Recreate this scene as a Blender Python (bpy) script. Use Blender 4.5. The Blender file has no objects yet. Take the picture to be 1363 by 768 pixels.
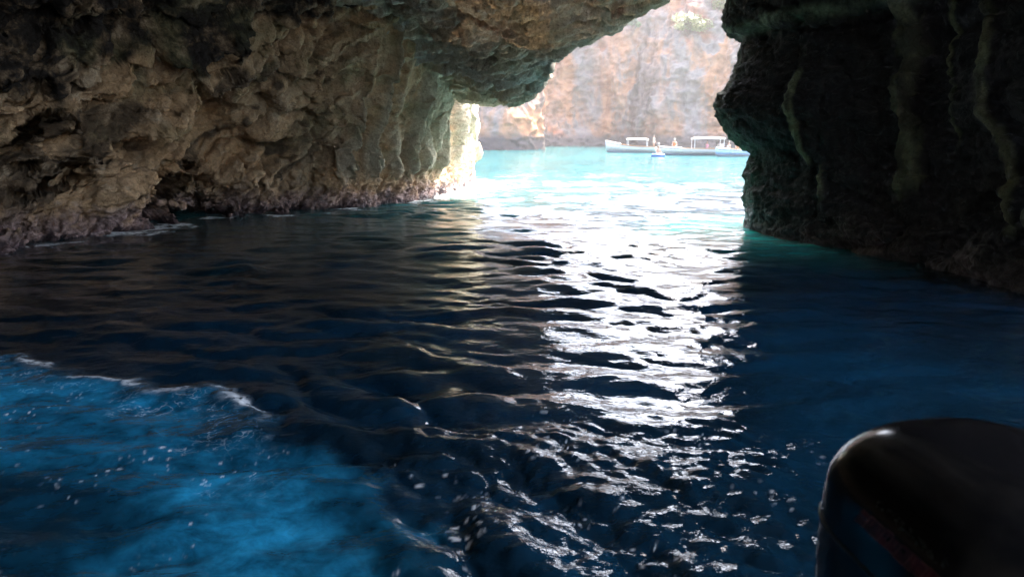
import bpy, bmesh, math, random
import numpy as np
from mathutils import Vector, Matrix
from mathutils.bvhtree import BVHTree

random.seed(7)
RNG = np.random.default_rng(11)
SC = bpy.context.scene
COL = SC.collection

# ------------------------------------------------------------------ camera, sky, sun, exposure
F_PX, W_PX, H_PX = 984.0, 1363.0, 768.0
CAM_H = 2.0
PITCH = math.atan(204.0 / F_PX)
cam_d = bpy.data.cameras.new("camera")
cam_d.sensor_width = 36.0
cam_d.lens = 36.0 * F_PX / W_PX
cam_d.clip_start = 0.05
cam_d.clip_end = 9000.0
cam_d.dof.use_dof = True
cam_d.dof.focus_distance = 8.0
cam_d.dof.aperture_fstop = 3.0
cam = bpy.data.objects.new("camera", cam_d)
COL.objects.link(cam)
cam.location = (0, 0, CAM_H)
cam.rotation_euler = (math.pi / 2 - PITCH, 0, 0)
SC.camera = cam

SUN_EL, SUN_AZ = math.radians(58), math.radians(38)     # azimuth clockwise from +Y (the cave mouth)
world = bpy.data.worlds.new("World")
SC.world = world
world.use_nodes = True
wn, wl = world.node_tree.nodes, world.node_tree.links
sky = wn.new("ShaderNodeTexSky")
sky.sky_type = 'NISHITA'
sky.sun_disc = False
sky.sun_elevation = SUN_EL
sky.sun_rotation = SUN_AZ
sky.dust_density = 5.0
wl.new(sky.outputs[0], wn["Background"].inputs[0])
wn["Background"].inputs[1].default_value = 0.15
sun_d = bpy.data.lights.new("sun", 'SUN')
sun_d.energy = 2.4
sun_d.angle = math.radians(0.55)
sun_d.color = (1.0, 0.93, 0.82)
sun = bpy.data.objects.new("sun", sun_d)
COL.objects.link(sun)
to_sun = Vector((math.sin(SUN_AZ) * math.cos(SUN_EL), math.cos(SUN_AZ) * math.cos(SUN_EL), math.sin(SUN_EL)))
sun.rotation_euler = to_sun.to_track_quat('Z', 'Y').to_euler()
sun.location = (40, 30, 40)

SC.render.engine = 'CYCLES'
SC.view_settings.view_transform = 'Standard'
SC.view_settings.look = 'None'
SC.view_settings.gamma = 1.0
SC.view_settings.exposure = 4.0
SC.cycles.max_bounces = 8
SC.cycles.diffuse_bounces = 5
SC.cycles.glossy_bounces = 4
SC.cycles.volume_bounces = 0
SC.cycles.sample_clamp_indirect = 6.0
SC.cycles.use_guiding = True
SC.cycles.use_denoising = True
try:
    SC.cycles.denoiser = 'OPENIMAGEDENOISE'
    SC.cycles.denoising_input_passes = 'RGB_ALBEDO_NORMAL'
    SC.cycles.denoising_prefilter = 'ACCURATE'
except Exception:
    pass

# ------------------------------------------------------------------ helpers
SP, CP = math.sin(PITCH), math.cos(PITCH)


def ray(px, py):
    x = (px - W_PX / 2) / F_PX
    y = (H_PX / 2 - py) / F_PX
    return (x, y * SP + CP, y * CP - SP)


def at(px, py, Y):
    d = ray(px, py)
    t = Y / d[1]
    return (d[0] * t, Y, CAM_H + d[2] * t)


def on_water(px, py):
    d = ray(px, py)
    t = -CAM_H / d[2]
    return (d[0] * t, d[1] * t)


_perm = RNG.permutation(256).astype(np.int32)
_perm = np.concatenate([_perm, _perm, _perm])
_g = RNG.normal(size=(256, 3)).astype(np.float32)
_g /= np.linalg.norm(_g, axis=1)[:, None]
_jit = RNG.random((256, 3)).astype(np.float32)


def perlin(p):
    p = np.asarray(p, np.float32)
    i = np.floor(p).astype(np.int32)
    f = p - i
    i &= 255
    w = f * f * f * (f * (f * 6 - 15) + 10)
    out = np.zeros(len(p), np.float32)
    for dx in (0, 1):
        wx = w[:, 0] if dx else 1 - w[:, 0]
        a = _perm[i[:, 0] + dx]
        for dy in (0, 1):
            wy = wx * (w[:, 1] if dy else 1 - w[:, 1])
            b = _perm[a + i[:, 1] + dy]
            for dz in (0, 1):
                wz = wy * (w[:, 2] if dz else 1 - w[:, 2])
                g = _g[_perm[b + i[:, 2] + dz]]
                out += wz * (g[:, 0] * (f[:, 0] - dx) + g[:, 1] * (f[:, 1] - dy) + g[:, 2] * (f[:, 2] - dz))
    return out * 1.6


def fbm(p, octaves=3, gain=0.5):
    s, a, q = 0.0, 1.0, np.asarray(p, np.float32)
    for k in range(octaves):
        s = s + a * perlin(q)
        q = q * 2.03 + 17.3
        a *= gain
    return s


def ridged(p, octaves=3, gain=0.5):
    s, a, q = 0.0, 1.0, np.asarray(p, np.float32)
    w = 1.0
    for k in range(octaves):
        n = 1.0 - np.abs(perlin(q)) * 1.6
        n = np.clip(n, 0, 1) ** 2
        s = s + a * n * w
        w = np.clip(n * 1.6, 0, 1)
        q = q * 2.07 + 31.7
        a *= gain
    return s


def worley(p):
    """distance to the nearest jittered cell point (eight nearest cells)"""
    p = np.asarray(p, np.float32)
    i = np.floor(p - 0.5).astype(np.int32)
    best = np.full(len(p), 9.0, np.float32)
    for dx in (0, 1):
        for dy in (0, 1):
            for dz in (0, 1):
                c = i + np.array([dx, dy, dz], np.int32)
                cc = c & 255
                h = _perm[_perm[_perm[cc[:, 0]] + cc[:, 1]] + cc[:, 2]]
                q = c + 0.15 + 0.7 * _jit[h] - p
                best = np.minimum(best, (q * q).sum(1))
    return np.sqrt(best)


def sstep(a, b, x):
    t = np.clip((x - a) / (b - a), 0, 1)
    return t * t * (3 - 2 * t)


def mesh_grid(name, P, attrs=None, wrap=False, smooth=True, cut=None):
    """P (rows, cols, 3) -> mesh object"""
    R, C = P.shape[:2]
    idx = np.arange(R * C, dtype=np.int32).reshape(R, C)
    if wrap:
        idx = np.concatenate([idx, idx[:, :1]], 1)
    q = np.stack([idx[:-1, :-1], idx[:-1, 1:], idx[1:, 1:], idx[1:, :-1]], -1).reshape(-1, 4)
    if cut is not None:
        q = q[~cut(P.reshape(-1, 3)[q].mean(1))]
    me = bpy.data.meshes.new(name)
    me.vertices.add(R * C)
    me.vertices.foreach_set("co", P.reshape(-1).astype(np.float32))
    me.loops.add(len(q) * 4)
    me.loops.foreach_set("vertex_index", q.reshape(-1))
    me.polygons.add(len(q))
    me.polygons.foreach_set("loop_start", np.arange(0, len(q) * 4, 4, dtype=np.int32))
    me.polygons.foreach_set("loop_total", np.full(len(q), 4, np.int32))
    if smooth:
        me.polygons.foreach_set("use_smooth", np.ones(len(q), bool))
    for k, v in (attrs or {}).items():
        a = me.attributes.new(k, 'FLOAT', 'POINT')
        a.data.foreach_set("value", np.asarray(v, np.float32).reshape(-1))
    me.update(calc_edges=True)
    ob = bpy.data.objects.new(name, me)
    COL.objects.link(ob)
    return ob


def added_side_mouth(p):
    """unseen opening added on the right beside the boat to light the left wall"""
    t = ((p[:, 1] + 3.0) / 9.6) ** 4 + (np.clip(p[:, 2], 0, 99) / 8.4) ** 4 + 0.3 * perlin(p * 0.5)
    return (t < 1) & (p[:, 0] > 6.0)


def cr_weights(n, ts):
    """Catmull-Rom weights, len(ts) x n"""
    Wm = np.zeros((len(ts), n), np.float64)
    for r, t in enumerate(ts):
        k = min(int(t), n - 2)
        f = t - k
        w = [-0.5 * f + f * f - 0.5 * f ** 3, 1 - 2.5 * f * f + 1.5 * f ** 3,
             0.5 * f + 2 * f * f - 1.5 * f ** 3, -0.5 * f * f + 0.5 * f ** 3]
        for j, wj in zip((k - 1, k, k + 1, k + 2), w):
            Wm[r, min(max(j, 0), n - 1)] += wj
    return Wm


def samples(counts):
    out = []
    for k, c in enumerate(counts):
        out.extend(k + np.arange(c) / c)
    out.append(len(counts))
    return np.array(out)


def normals(P):
    du = np.gradient(P, axis=1)
    dv = np.gradient(P, axis=0)
    n = np.cross(du, dv)
    return n / (np.linalg.norm(n, axis=2, keepdims=True) + 1e-9)


def patch(G, nu, nv):
    G = np.array(G, np.float64)
    us, vs = samples(nu), samples(nv)
    Wu, Wv = cr_weights(G.shape[1], us), cr_weights(G.shape[0], vs)
    P = np.einsum('ri,ijk,cj->rck', Wv, G, Wu)
    return P, us, vs


def push_n(P, d, N):
    return P + N * d.reshape(P.shape[:2])[..., None]


def push(P, d):
    return P + normals(smooth_grid(P, 5)) * d.reshape(P.shape[:2])[..., None]


def smooth_grid(P, n=1):
    for _ in range(n):
        Q = P.copy()
        Q[1:-1] = (P[:-2] + 2 * P[1:-1] + P[2:]) / 4
        P = Q.copy()
        P[:, 1:-1] = (Q[:, :-2] + 2 * Q[:, 1:-1] + Q[:, 2:]) / 4
    return P


# ------------------------------------------------------------------ materials
def new_mat(name):
    m = bpy.data.materials.new(name)
    m.use_nodes = True
    nt = m.node_tree
    return m, nt.nodes, nt.links, nt.nodes["Principled BSDF"]


def mixc(n, l, fac, a, b, mode='MIX'):
    x = n.new("ShaderNodeMix")
    x.data_type = 'RGBA'
    x.blend_type = mode
    for sock, v in ((x.inputs[0], fac), (x.inputs[6], a), (x.inputs[7], b)):
        if isinstance(v, (int, float)):
            sock.default_value = v
        elif isinstance(v, tuple):
            sock.default_value = (*v, 1)
        else:
            l.new(v, sock)
    return x.outputs[2]


def noise(n, l, vec, scale, detail=5, rough=0.6, dist=0.0):
    t = n.new("ShaderNodeTexNoise")
    t.inputs["Scale"].default_value = scale
    t.inputs["Detail"].default_value = detail
    t.inputs["Roughness"].default_value = rough
    t.inputs["Distortion"].default_value = dist
    l.new(vec, t.inputs["Vector"])
    return t.outputs[0]


def ramp(n, l, fac, lo, hi):
    r = n.new("ShaderNodeMapRange")
    r.interpolation_type = 'SMOOTHSTEP'
    r.inputs[1].default_value = lo
    r.inputs[2].default_value = hi
    l.new(fac, r.inputs[0])
    return r.outputs[0]


def math_n(n, l, op, a, b=None):
    x = n.new("ShaderNodeMath")
    x.operation = op
    for i, v in enumerate((a, b)):
        if v is None:
            continue
        if isinstance(v, (int, float)):
            x.inputs[i].default_value = v
        else:
            l.new(v, x.inputs[i])
    return x.outputs[0]


def attr(n, name):
    a = n.new("ShaderNodeAttribute")
    a.attribute_name = name
    return a.outputs["Fac"]


def scaled(n, l, vec, s, rot=(0, 0, 0)):
    m = n.new("ShaderNodeMapping")
    m.inputs["Scale"].default_value = s
    m.inputs["Rotation"].default_value = rot
    l.new(vec, m.inputs["Vector"])
    return m.outputs[0]


def rock_material(name, warm, cool, pale, algae, stain, bump=0.8, band=True, flowstone=None, tide=1.0):
    m, n, l, b = new_mat(name)
    pos = n.new("ShaderNodeNewGeometry").outputs["Position"]
    sep = n.new("ShaderNodeSeparateXYZ")
    l.new(pos, sep.inputs[0])
    big = noise(n, l, pos, 0.32, 4, 0.55, 0.6)
    mid = noise(n, l, pos, 1.7, 6, 0.65, 0.4)
    fine = noise(n, l, pos, 9.0, 8, 0.7)
    c = mixc(n, l, ramp(n, l, big, 0.38, 0.62), warm, cool)
    c = mixc(n, l, attr(n, "warmth"), c, warm)
    c = mixc(n, l, math_n(n, l, 'MULTIPLY', ramp(n, l, mid, 0.5, 0.72), 0.7), c, pale)
    c = mixc(n, l, math_n(n, l, 'MULTIPLY', ramp(n, l, noise(n, l, scaled(n, l, pos, (1, 1, 0.35)), 1.1, 5, 0.6, 0.8), 0.55, 0.72), 0.75), c, stain)
    crust_shade = ramp(n, l, noise(n, l, pos, 0.9, 6, 0.7, 1.2), 0.57, 0.68)
    c = mixc(n, l, math_n(n, l, 'MULTIPLY', crust_shade, 0.75), c, mixc(n, l, 0.6, stain, (0.05, 0.04, 0.035)))
    c = mixc(n, l, math_n(n, l, 'MULTIPLY', attr(n, "crust_shade"), ramp(n, l, mid, 0.74, 0.46)), c, (0.035, 0.028, 0.024))  # dark attribute colour: crust patches plus painted shade
    c = mixc(n, l, attr(n, "flow"), c, flowstone or pale)
    c = mixc(n, l, math_n(n, l, 'MULTIPLY', attr(n, "moss"), ramp(n, l, mid, 0.3, 0.6)), c, algae)
    c = mixc(n, l, ramp(n, l, fine, 0.25, 0.75), mixc(n, l, 1.0, c, (0.62, 0.6, 0.58), 'MULTIPLY'), c)
    speck = noise(n, l, pos, 24.0, 5, 0.75)
    c = mixc(n, l, ramp(n, l, speck, 0.36, 0.5), mixc(n, l, 1.0, c, (0.6, 0.58, 0.57), 'MULTIPLY'), c)
    rough = 0.85
    if band:
        zz = math_n(n, l, 'ADD', sep.outputs[2], math_n(n, l, 'MULTIPLY', math_n(n, l, 'SUBTRACT', mid, 0.5), -1.5))
        k = ramp(n, l, zz, 0.75, 0.15)
        c = mixc(n, l, math_n(n, l, 'MULTIPLY', k, 0.85), c, mixc(n, l, ramp(n, l, fine, 0.4, 0.62), tuple(tide * v for v in (0.13, 0.075, 0.075)), tuple(tide * v for v in (0.42, 0.30, 0.29))))
        k2 = ramp(n, l, zz, 0.16, -0.02)
        c = mixc(n, l, k2, c, (0.05, 0.032, 0.035))
        rr = n.new("ShaderNodeMapRange")
        l.new(k, rr.inputs[0])
        rr.inputs[3].default_value = 0.85
        rr.inputs[4].default_value = 0.42
        l.new(rr.outputs[0], b.inputs["Roughness"])
    else:
        b.inputs["Roughness"].default_value = rough
    l.new(c, b.inputs["Base Color"])
    b.inputs["Specular IOR Level"].default_value = 0.3
    bn = n.new("ShaderNodeBump")
    bn.inputs["Strength"].default_value = bump
    bn.inputs["Distance"].default_value = 0.05
    vo = n.new("ShaderNodeTexVoronoi")
    vo.feature = 'DISTANCE_TO_EDGE'
    vo.inputs["Scale"].default_value = 2.6
    wv = n.new("ShaderNodeVectorMath")
    wv.operation = 'ADD'
    l.new(scaled(n, l, pos, (1, 1, 1.7), (0.2, 0.45, 0)), wv.inputs[0])
    nt_ = n.new("ShaderNodeTexNoise")
    nt_.inputs["Scale"].default_value = 2.2
    nt_.inputs["Detail"].default_value = 5
    l.new(pos, nt_.inputs["Vector"])
    l.new(nt_.outputs[1], wv.inputs[1])
    l.new(wv.outputs[0], vo.inputs["Vector"])
    crack = ramp(n, l, vo.outputs["Distance"], 0.0, 0.07)
    hs = math_n(n, l, 'ADD', fine, math_n(n, l, 'MULTIPLY', noise(n, l, pos, 34, 4, 0.6), 0.35))
    hs = math_n(n, l, 'ADD', hs, math_n(n, l, 'MULTIPLY', crack, 0.5))
    hs = math_n(n, l, 'ADD', hs, math_n(n, l, 'MULTIPLY', noise(n, l, scaled(n, l, pos, (1, 1, 2.2), (0.2, 0.45, 0)), 3.4, 8, 0.72), 2.2))
    l.new(hs, bn.inputs["Height"])
    l.new(bn.outputs[0], b.inputs["Normal"])
    return m


def plain(name, col, rough=0.6, metal=0.0, spec=0.5, var=0.12, scale=6.0, coat=0.0):
    m, n, l, b = new_mat(name)
    pos = n.new("ShaderNodeTexCoord").outputs["Object"]
    t = noise(n, l, pos, scale, 4, 0.6)
    d = tuple(max(0.0, c * (1 - 2 * var)) for c in col)
    l.new(mixc(n, l, ramp(n, l, t, 0.3, 0.7), d, col), b.inputs["Base Color"])
    b.inputs["Roughness"].default_value = rough
    b.inputs["Metallic"].default_value = metal
    b.inputs["Specular IOR Level"].default_value = spec
    b.inputs["Coat Weight"].default_value = coat
    return m


def structure(ob, name_mat):
    ob["kind"] = "structure"
    ob.data.materials.append(name_mat)


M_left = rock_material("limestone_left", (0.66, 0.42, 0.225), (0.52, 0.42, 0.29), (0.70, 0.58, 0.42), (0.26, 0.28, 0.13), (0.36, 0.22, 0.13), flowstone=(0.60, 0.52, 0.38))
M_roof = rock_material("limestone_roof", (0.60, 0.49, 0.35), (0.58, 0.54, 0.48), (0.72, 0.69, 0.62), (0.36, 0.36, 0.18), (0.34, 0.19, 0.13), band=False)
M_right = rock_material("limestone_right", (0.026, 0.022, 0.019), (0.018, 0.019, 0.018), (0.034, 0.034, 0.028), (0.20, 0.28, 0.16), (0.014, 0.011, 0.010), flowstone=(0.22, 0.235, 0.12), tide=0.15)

# ------------------------------------------------------------------ cave: left wall
def terrace(h, T, sharp=0.75):
    """saw-tooth bedding: each layer juts out towards its lower edge"""
    t = h / T
    f = t - np.floor(t)
    return sstep(0.0, 1 - sharp, f) * (1 - f) - 0.4


def rock_detail(P, amp=1.0, strata=(0, 0, 1), ledge=0.26, thick=0.62, warp=0.35, lump=0.34, crev=0.6):
    p = P.reshape(-1, 3)
    wv = np.stack([perlin(p * 0.6 + 5.1), perlin(p * 0.6 + 41.7), perlin(p * 0.6 + 83.3)], 1)
    q = p + warp * wv
    s = np.array(strata, np.float32)
    s = s / np.linalg.norm(s)
    d = lump * fbm(q * 0.42, 4, 0.52)
    m1 = sstep(-0.35, 0.35, perlin(p * 0.33 + 17.7))
    m2 = sstep(-0.3, 0.4, perlin(p * 0.55 + 57.7))
    h = p @ s + 0.22 * fbm(p * 0.4 + 11.3, 2, 0.5) + 0.035 * fbm(p * 2.6 + 1.3, 3)
    d = d + ledge * terrace(h, thick) * (0.25 + 0.75 * m1)
    d = d + 0.42 * ledge * terrace(h + 0.05 * fbm(p * 1.5 + 3, 2), thick * 0.37, 0.7) * (0.2 + 0.8 * m2)
    qa = q + (q @ s)[:, None] * s * 1.3
    cr1 = 1 - np.abs(perlin(qa * 0.62 + 71)) * 2.2
    cr2 = 1 - np.abs(perlin(qa * 1.45 + 91)) * 2.2
    m3 = sstep(-0.3, 0.25, perlin(p * 0.45 + 99))
    d = d - crev * (0.55 * np.clip(cr1, 0, 1) ** 3 + 0.32 * np.clip(cr2, 0, 1) ** 3 * m3)
    return (amp * d).astype(np.float32)


def rock_fine(P, amp=1.0, pit=1.0, strata=(0, 0, 1), aniso=1.4):
    p = P.reshape(-1, 3)
    wv = np.stack([perlin(p * 2.1 + 9.1), perlin(p * 2.1 + 61.7), perlin(p * 2.1 + 23.3)], 1)
    q = p + 0.10 * wv
    s = np.array(strata, np.float32)
    s = s / np.linalg.norm(s)
    qa = q + (q @ s)[:, None] * s * aniso
    m = sstep(-0.2, 0.4, perlin(p * 0.5 + 3.3))
    w1 = worley(qa * 2.4)
    w2 = worley(q * 6.5 + 7.7)
    d = -0.17 * pit * sstep(0.42, 0.05, w1) * m
    d = d - 0.05 * pit * sstep(0.36, 0.05, w2) * (0.35 + 0.65 * m)
    d = d + 0.075 * fbm(qa * 1.5, 3, 0.6)
    d = d + 0.030 * fbm(qa * 7.0, 3, 0.62)
    return (amp * d).astype(np.float32)


def dents(P, items):
    """items: (centre, radius vector, depth) -> inward hollows with firm rims"""
    p = P.reshape(-1, 3)
    w = 0.45 * fbm(p * 1.4 + 2.2, 3)
    d = np.zeros(len(p), np.float32)
    for c, r, dep in items:
        t = np.sqrt((((p - np.array(c)) / np.array(r)) ** 2).sum(1)) + w
        d = d - dep * sstep(1.3, 0.3, t)
    return d


left_px = [(0, 336), (100, 320), (200, 303), (300, 291), (400, 283), (500, 275), (560, 268), (600, 257), (628, 240)]
left_path = [(-10.5, -9), (-11, -2), (-10.6, 6)] + [on_water(*p) for p in left_px] + [(-3.2, 37.5), (-10, 42), (-32, 47)]
zs = [-2.0, -0.15, 0.7, 1.6, 2.6, 3.6, 4.8, 6.2, 8.0]
lean_by_col = {  # inward lean (m) at each height, far left -> pillar -> outside
    0: [0, 0, 0, 0, .2, .6, 1.5, 4, 7], 3: [.5, .1, -.1, -.5, -.3, .4, 2.2, 4.5, 7.5], 5: [.4, 0, -.1, -.1, .3, 1.2, 2.6, 4.5, 7],
    7: [.3, 0, -.15, .05, .5, 1.3, 2.2, 4.0, 6.5], 8: [.2, 0, -.05, .1, .45, 1.0, 1.8, 3.2, 5], 9: [.2, 0, 0, .05, .15, .4, .8, 1.5, 2.5],
    10: [.2, 0, 0, .05, .1, .2, .3, .5, .8], 11: [.15, 0, 0, 0, .05, .1, .1, .1, .1], 14: [.1, 0, 0, -.1, -.2, -.3, -.5, -.8, -1.2]}
ks = sorted(lean_by_col)
pts = np.array(left_path)
tang = np.gradient(pts, axis=0)
tang /= np.linalg.norm(tang, axis=1)[:, None]
inn = np.stack([tang[:, 1], -tang[:, 0]], 1)
G = np.zeros((len(zs), len(pts), 3))
for c in range(len(pts)):
    for r, z in enumerate(zs):
        L = np.interp(c, ks, [lean_by_col[k][r] for k in ks])
        G[r, c] = (pts[c, 0] + inn[c, 0] * L, pts[c, 1] + inn[c, 1] * L, z)
nu = [10, 20, 80, 95, 110, 120, 120, 110, 90, 70, 60, 24, 10, 6]
nu = nu[:len(pts) - 1]
P, us, vs = patch(G, nu, [10, 44, 48, 52, 52, 60, 30, 14])
cols = np.broadcast_to(us[None, :], P.shape[:2]).reshape(-1)
rows = np.broadcast_to(vs[:, None], P.shape[:2]).reshape(-1)
pillar = sstep(6.9, 7.9, cols) * sstep(12.2, 11.4, cols)            # fluted flowstone part of the wall
base = 1 - 0.82 * pillar
N0 = normals(P)
SL = (-0.25, -0.51, 0.82)
P = push_n(P, rock_detail(P, strata=SL, amp=1.4, ledge=0.75, thick=1.15, lump=0.6, crev=0.9) * base, N0)
hollow = [
          (at(170, 85, 13.2), (1.0, 1.4, 0.5), 1.0), (at(150, 165, 15), (0.4, 0.7, 0.35), .5), (at(290, 75, 15), (0.6, 0.8, 0.3), .6),
          (at(140, 245, 14.8), (.8, 1.2, .6), -.6), (at(205, 180, 15.2), (.8, 1.2, .6), -.7), (at(290, 125, 15.8), (.8, 1.2, .5), -.7), (at(375, 60, 16.2), (.9, 1.3, .5), -.8),
          (at(110, 60, 13), (1.3, 1.6, .7), 1.2), (at(330, 262, 18.2), (0.5, 0.7, 0.3), .45), (at(410, 190, 18.6), (0.5, 0.8, 0.35), .45), (at(225, 130, 15.2), (0.4, .6, .35), .45)]
P = push_n(P, dents(P, hollow), N0)
caves = dents(P, [(at(265, 268, 17.6), (0.8, 1.3, 0.8), 4.5), (at(25, 185, 12.6), (0.85, 1.5, 1.25), 4.5), (at(75, 255, 13.6), (0.5, .8, 0.45), 2.5), (at(165, 75, 13.4), (0.8, 1.2, 0.45), 3.0), (at(352, 98, 16), (0.4, 0.7, 0.3), 2.0)])
P = P - caves.reshape(P.shape[:2])[..., None] * np.array([-0.62, 0.78, 0.02])
pf = P.reshape(-1, 3)
arc = np.stack([cols * 2.3, rows * 0.08, np.zeros_like(cols)], 1)
flute = ridged(arc + 0.25 * np.stack([perlin(pf * 0.8), np.zeros(len(pf)), np.zeros(len(pf))], 1), 3) - 0.7
low = sstep(0.5, 1.2, pf[:, 2])
P = push(P, (0.55 * flute * pillar * low).astype(np.float32))
knob = sstep(1.5, 0.3, pf[:, 2]) * (1 - 0.5 * pillar)
P = push(P, rock_fine(P, strata=SL, amp=1.15) * (1 - 0.75 * pillar * low) * (1 + 0.5 * knob))
pf = P.reshape(-1, 3)
warmth = sstep(9.5, 5.0, cols) * 0.75 + 0.35 * pillar
flow = pillar * low * sstep(-0.25, 0.35, flute) * 0.95
moss = sstep(0.05, 0.45, perlin(pf * 0.9 + 4.4)) * sstep(8.6, 7.5, cols) * sstep(1.2, 2.2, pf[:, 2]) * 0.35 + 0.35 * pillar * sstep(0.1, 0.5, perlin(pf * 1.5 + 14.4))
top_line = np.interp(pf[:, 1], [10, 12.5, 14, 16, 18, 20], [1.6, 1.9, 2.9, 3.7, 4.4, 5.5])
crust_shade = sstep(-0.25, 0.25, pf[:, 2] - top_line + 0.8 * fbm(pf * 0.8 + 21, 4))  # shade of the upper left vault painted dark into the rock colour
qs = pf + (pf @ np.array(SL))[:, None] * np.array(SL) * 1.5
crust_shade = np.maximum(crust_shade, 0.8 * sstep(0.12, 0.4, fbm(qs * 0.5 + 63, 4)) * (1 - pillar))
ob = mesh_grid("cave_wall_left", P, {"warmth": warmth, "flow": flow, "moss": np.clip(moss, 0, 1), "crust_shade": crust_shade})
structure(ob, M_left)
LEFT_P = P

# ------------------------------------------------------------------ cave: ceiling with the overhanging lip
rim_px = [(250, 20, 19.5), (380, 62, 20.5), (470, 102, 23.0), (560, 125, 25.0), (600, 132, 25.5), (650, 137, 24.8),  (692, 134, 23.4), (724, 116, 21.8), (745, 82, 20),
          (768, 60, 19.4), (805, 48, 18.8), (850, 22, 18.2), (895, 0, 17.6), (925, -45, 17.2), (950, -100, 16.8), (985, -180, 16.3), (1060, -210, 15.6), (1200, -240, 14)]
rim = np.array([at(*p) for p in rim_px])
rim = np.concatenate([[(-14, 20, 6.5)], rim, [(11, 12, 8.5)]])
dy = [-6, -3.0, -0.9, 0, 1.4, 3.2, 6, 9.5, 14, 19, 26, 28]
ri = [9, 4.5, 0.9, 0, .22, .72, 1.65, 2.4, 2.9, 3.0, 2.6, -3.5]
G = np.zeros((len(dy), len(rim), 3))
for c in range(len(rim)):
    for r in range(len(dy)):
        z = rim[c, 2] + ri[r]
        if r > 5:
            z = max(z, 4.2 + 0.1 * (r - 5)) if r < 11 else -3
        if r < 3 and c > 12:
            z = rim[c, 2] + ri[r] * 0.3
        G[r, c] = (rim[c, 0] - 0.13 * max(dy[r], 0) * (1 if rim[c, 0] < 4 else -0.2), rim[c, 1] - dy[r], z)
P, us, vs = patch(G, [10, 30, 40, 48, 34, 44, 40, 36, 30, 30, 36, 40, 40, 24, 18, 12, 12, 6], [4, 12, 30, 40, 60, 80, 70, 40, 12, 8, 4])
cols = np.broadcast_to(us[None, :], P.shape[:2]).reshape(-1)
rows = np.broadcast_to(vs[:, None], P.shape[:2]).reshape(-1)
edge = 1 - 0.55 * np.exp(-((rows - 3) / 0.5) ** 2)
ST = (-0.25, -0.6, 0.75)                       # bedding dips to the lower left
N0 = normals(P)
P = push_n(P, (rock_detail(P, strata=ST, amp=1.2, ledge=0.46, thick=0.5, lump=0.22, crev=0.25) * edge).astype(np.float32), N0)
P = push_n(P, dents(P, [(at(470, 18, 14.5), (1.1, 1.6, 0.5), 0.9), (at(560, 78, 18.4), (0.8, 1.1, 0.25), 0.55), (at(640, 88, 18.5), (0.45, .6, 0.2), 0.35),
                      (at(690, 15, 15.5), (0.6, 0.9, 0.4), 0.55), (at(760, 18, 16), (0.4, 0.6, 0.4), 0.4)]), N0)
P = push(P, rock_fine(P, strata=ST, amp=0.9, pit=0.35, aniso=2.5) * (0.6 + 0.4 * edge))
pf = P.reshape(-1, 3)
warm = sstep(9.0, 11.0, cols) * 0.6 + 0.3 * np.exp(-((rows - 3) / 0.35) ** 2)
moss = sstep(0.15, 0.5, perlin(pf * 0.8 + 9.9)) * 0.18
crust_shade = sstep(0.0, 0.3, fbm(pf * np.array([0.5, 0.5, 0.9]) + 33, 3) - 0.12) * sstep(17.5, 15.5, pf[:, 1]) * 0.9
ob = mesh_grid("cave_roof", P, {"warmth": warm, "flow": np.zeros(len(pf)), "moss": moss, "crust_shade": crust_shade})
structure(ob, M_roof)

# ------------------------------------------------------------------ cave: right wall
right_path = [(34, 27), (18, 21), (10, 19.2), (6.8, 18.0), (5.35, 16.7), (5.12, 15.5), (5.45, 14.0), (6.0, 12.6), (6.4, 11.4), (6.55, 9.8), (6.75, 8.4), (7.8, 7.3), (12, 8), (24, 14)]
zs = [-2, -0.1, .73, 1.53, 1.85, 2.32, 2.7, 3.27, 3.92, 4.12, 4.85, 7.0, 13]
of = [.1, .02, -.11, -.06, -.36, -.76, -.82, -.48, -.33, -.66, -.70, -.6, -.2]
pts = np.array(right_path)
wt = [.3, .4, .5, .8, 1, 1, .7, .3, .2, .2, .2, .2, .2, .2]
G = np.zeros((len(zs), len(pts), 3))
for c in range(len(pts)):
    for r, z in enumerate(zs):
        G[r, c] = (pts[c, 0] + of[r] * wt[c], pts[c, 1], z)
P, us, vs = patch(G, [6, 8, 16, 30, 40, 50, 60, 60, 60, 50, 30, 12, 6], [8, 26, 26, 14, 18, 16, 22, 24, 14, 24, 20, 8])
cols = np.broadcast_to(us[None, :], P.shape[:2]).reshape(-1)
rows = np.broadcast_to(vs[:, None], P.shape[:2]).reshape(-1)
prof = np.interp(cols, [3, 4.5, 5.5, 6.5], [1, .25, .35, 1])        # keep the outline at the mouth
P = push(P, (rock_detail(P, strata=(0.15, 0.1, 1), amp=0.6, ledge=0.14, thick=1.3, lump=0.22, crev=0.35) * prof).astype(np.float32))
pf = P.reshape(-1, 3)


def rib(c0, tilt, z0, z1, width):
    cc = c0 + tilt * (pf[:, 2] - 2.5) + 0.05 * perlin(np.stack([pf[:, 2] * 0.8, cols * 0, cols * 0 + c0 * 9], 1))
    cc = cc + 0.5 * width * fbm(pf * np.array([3.0, 3.0, 1.6]) + c0, 3)
    return np.exp(-((cols - cc) / (width * (1 + 0.5 * perlin(pf * np.array([0.5, 0.5, 1.3]) + c0)))) ** 2) * sstep(z0 - .3, z0 + .3, pf[:, 2]) * sstep(z1 + .3, z1 - .3, pf[:, 2])


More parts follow.
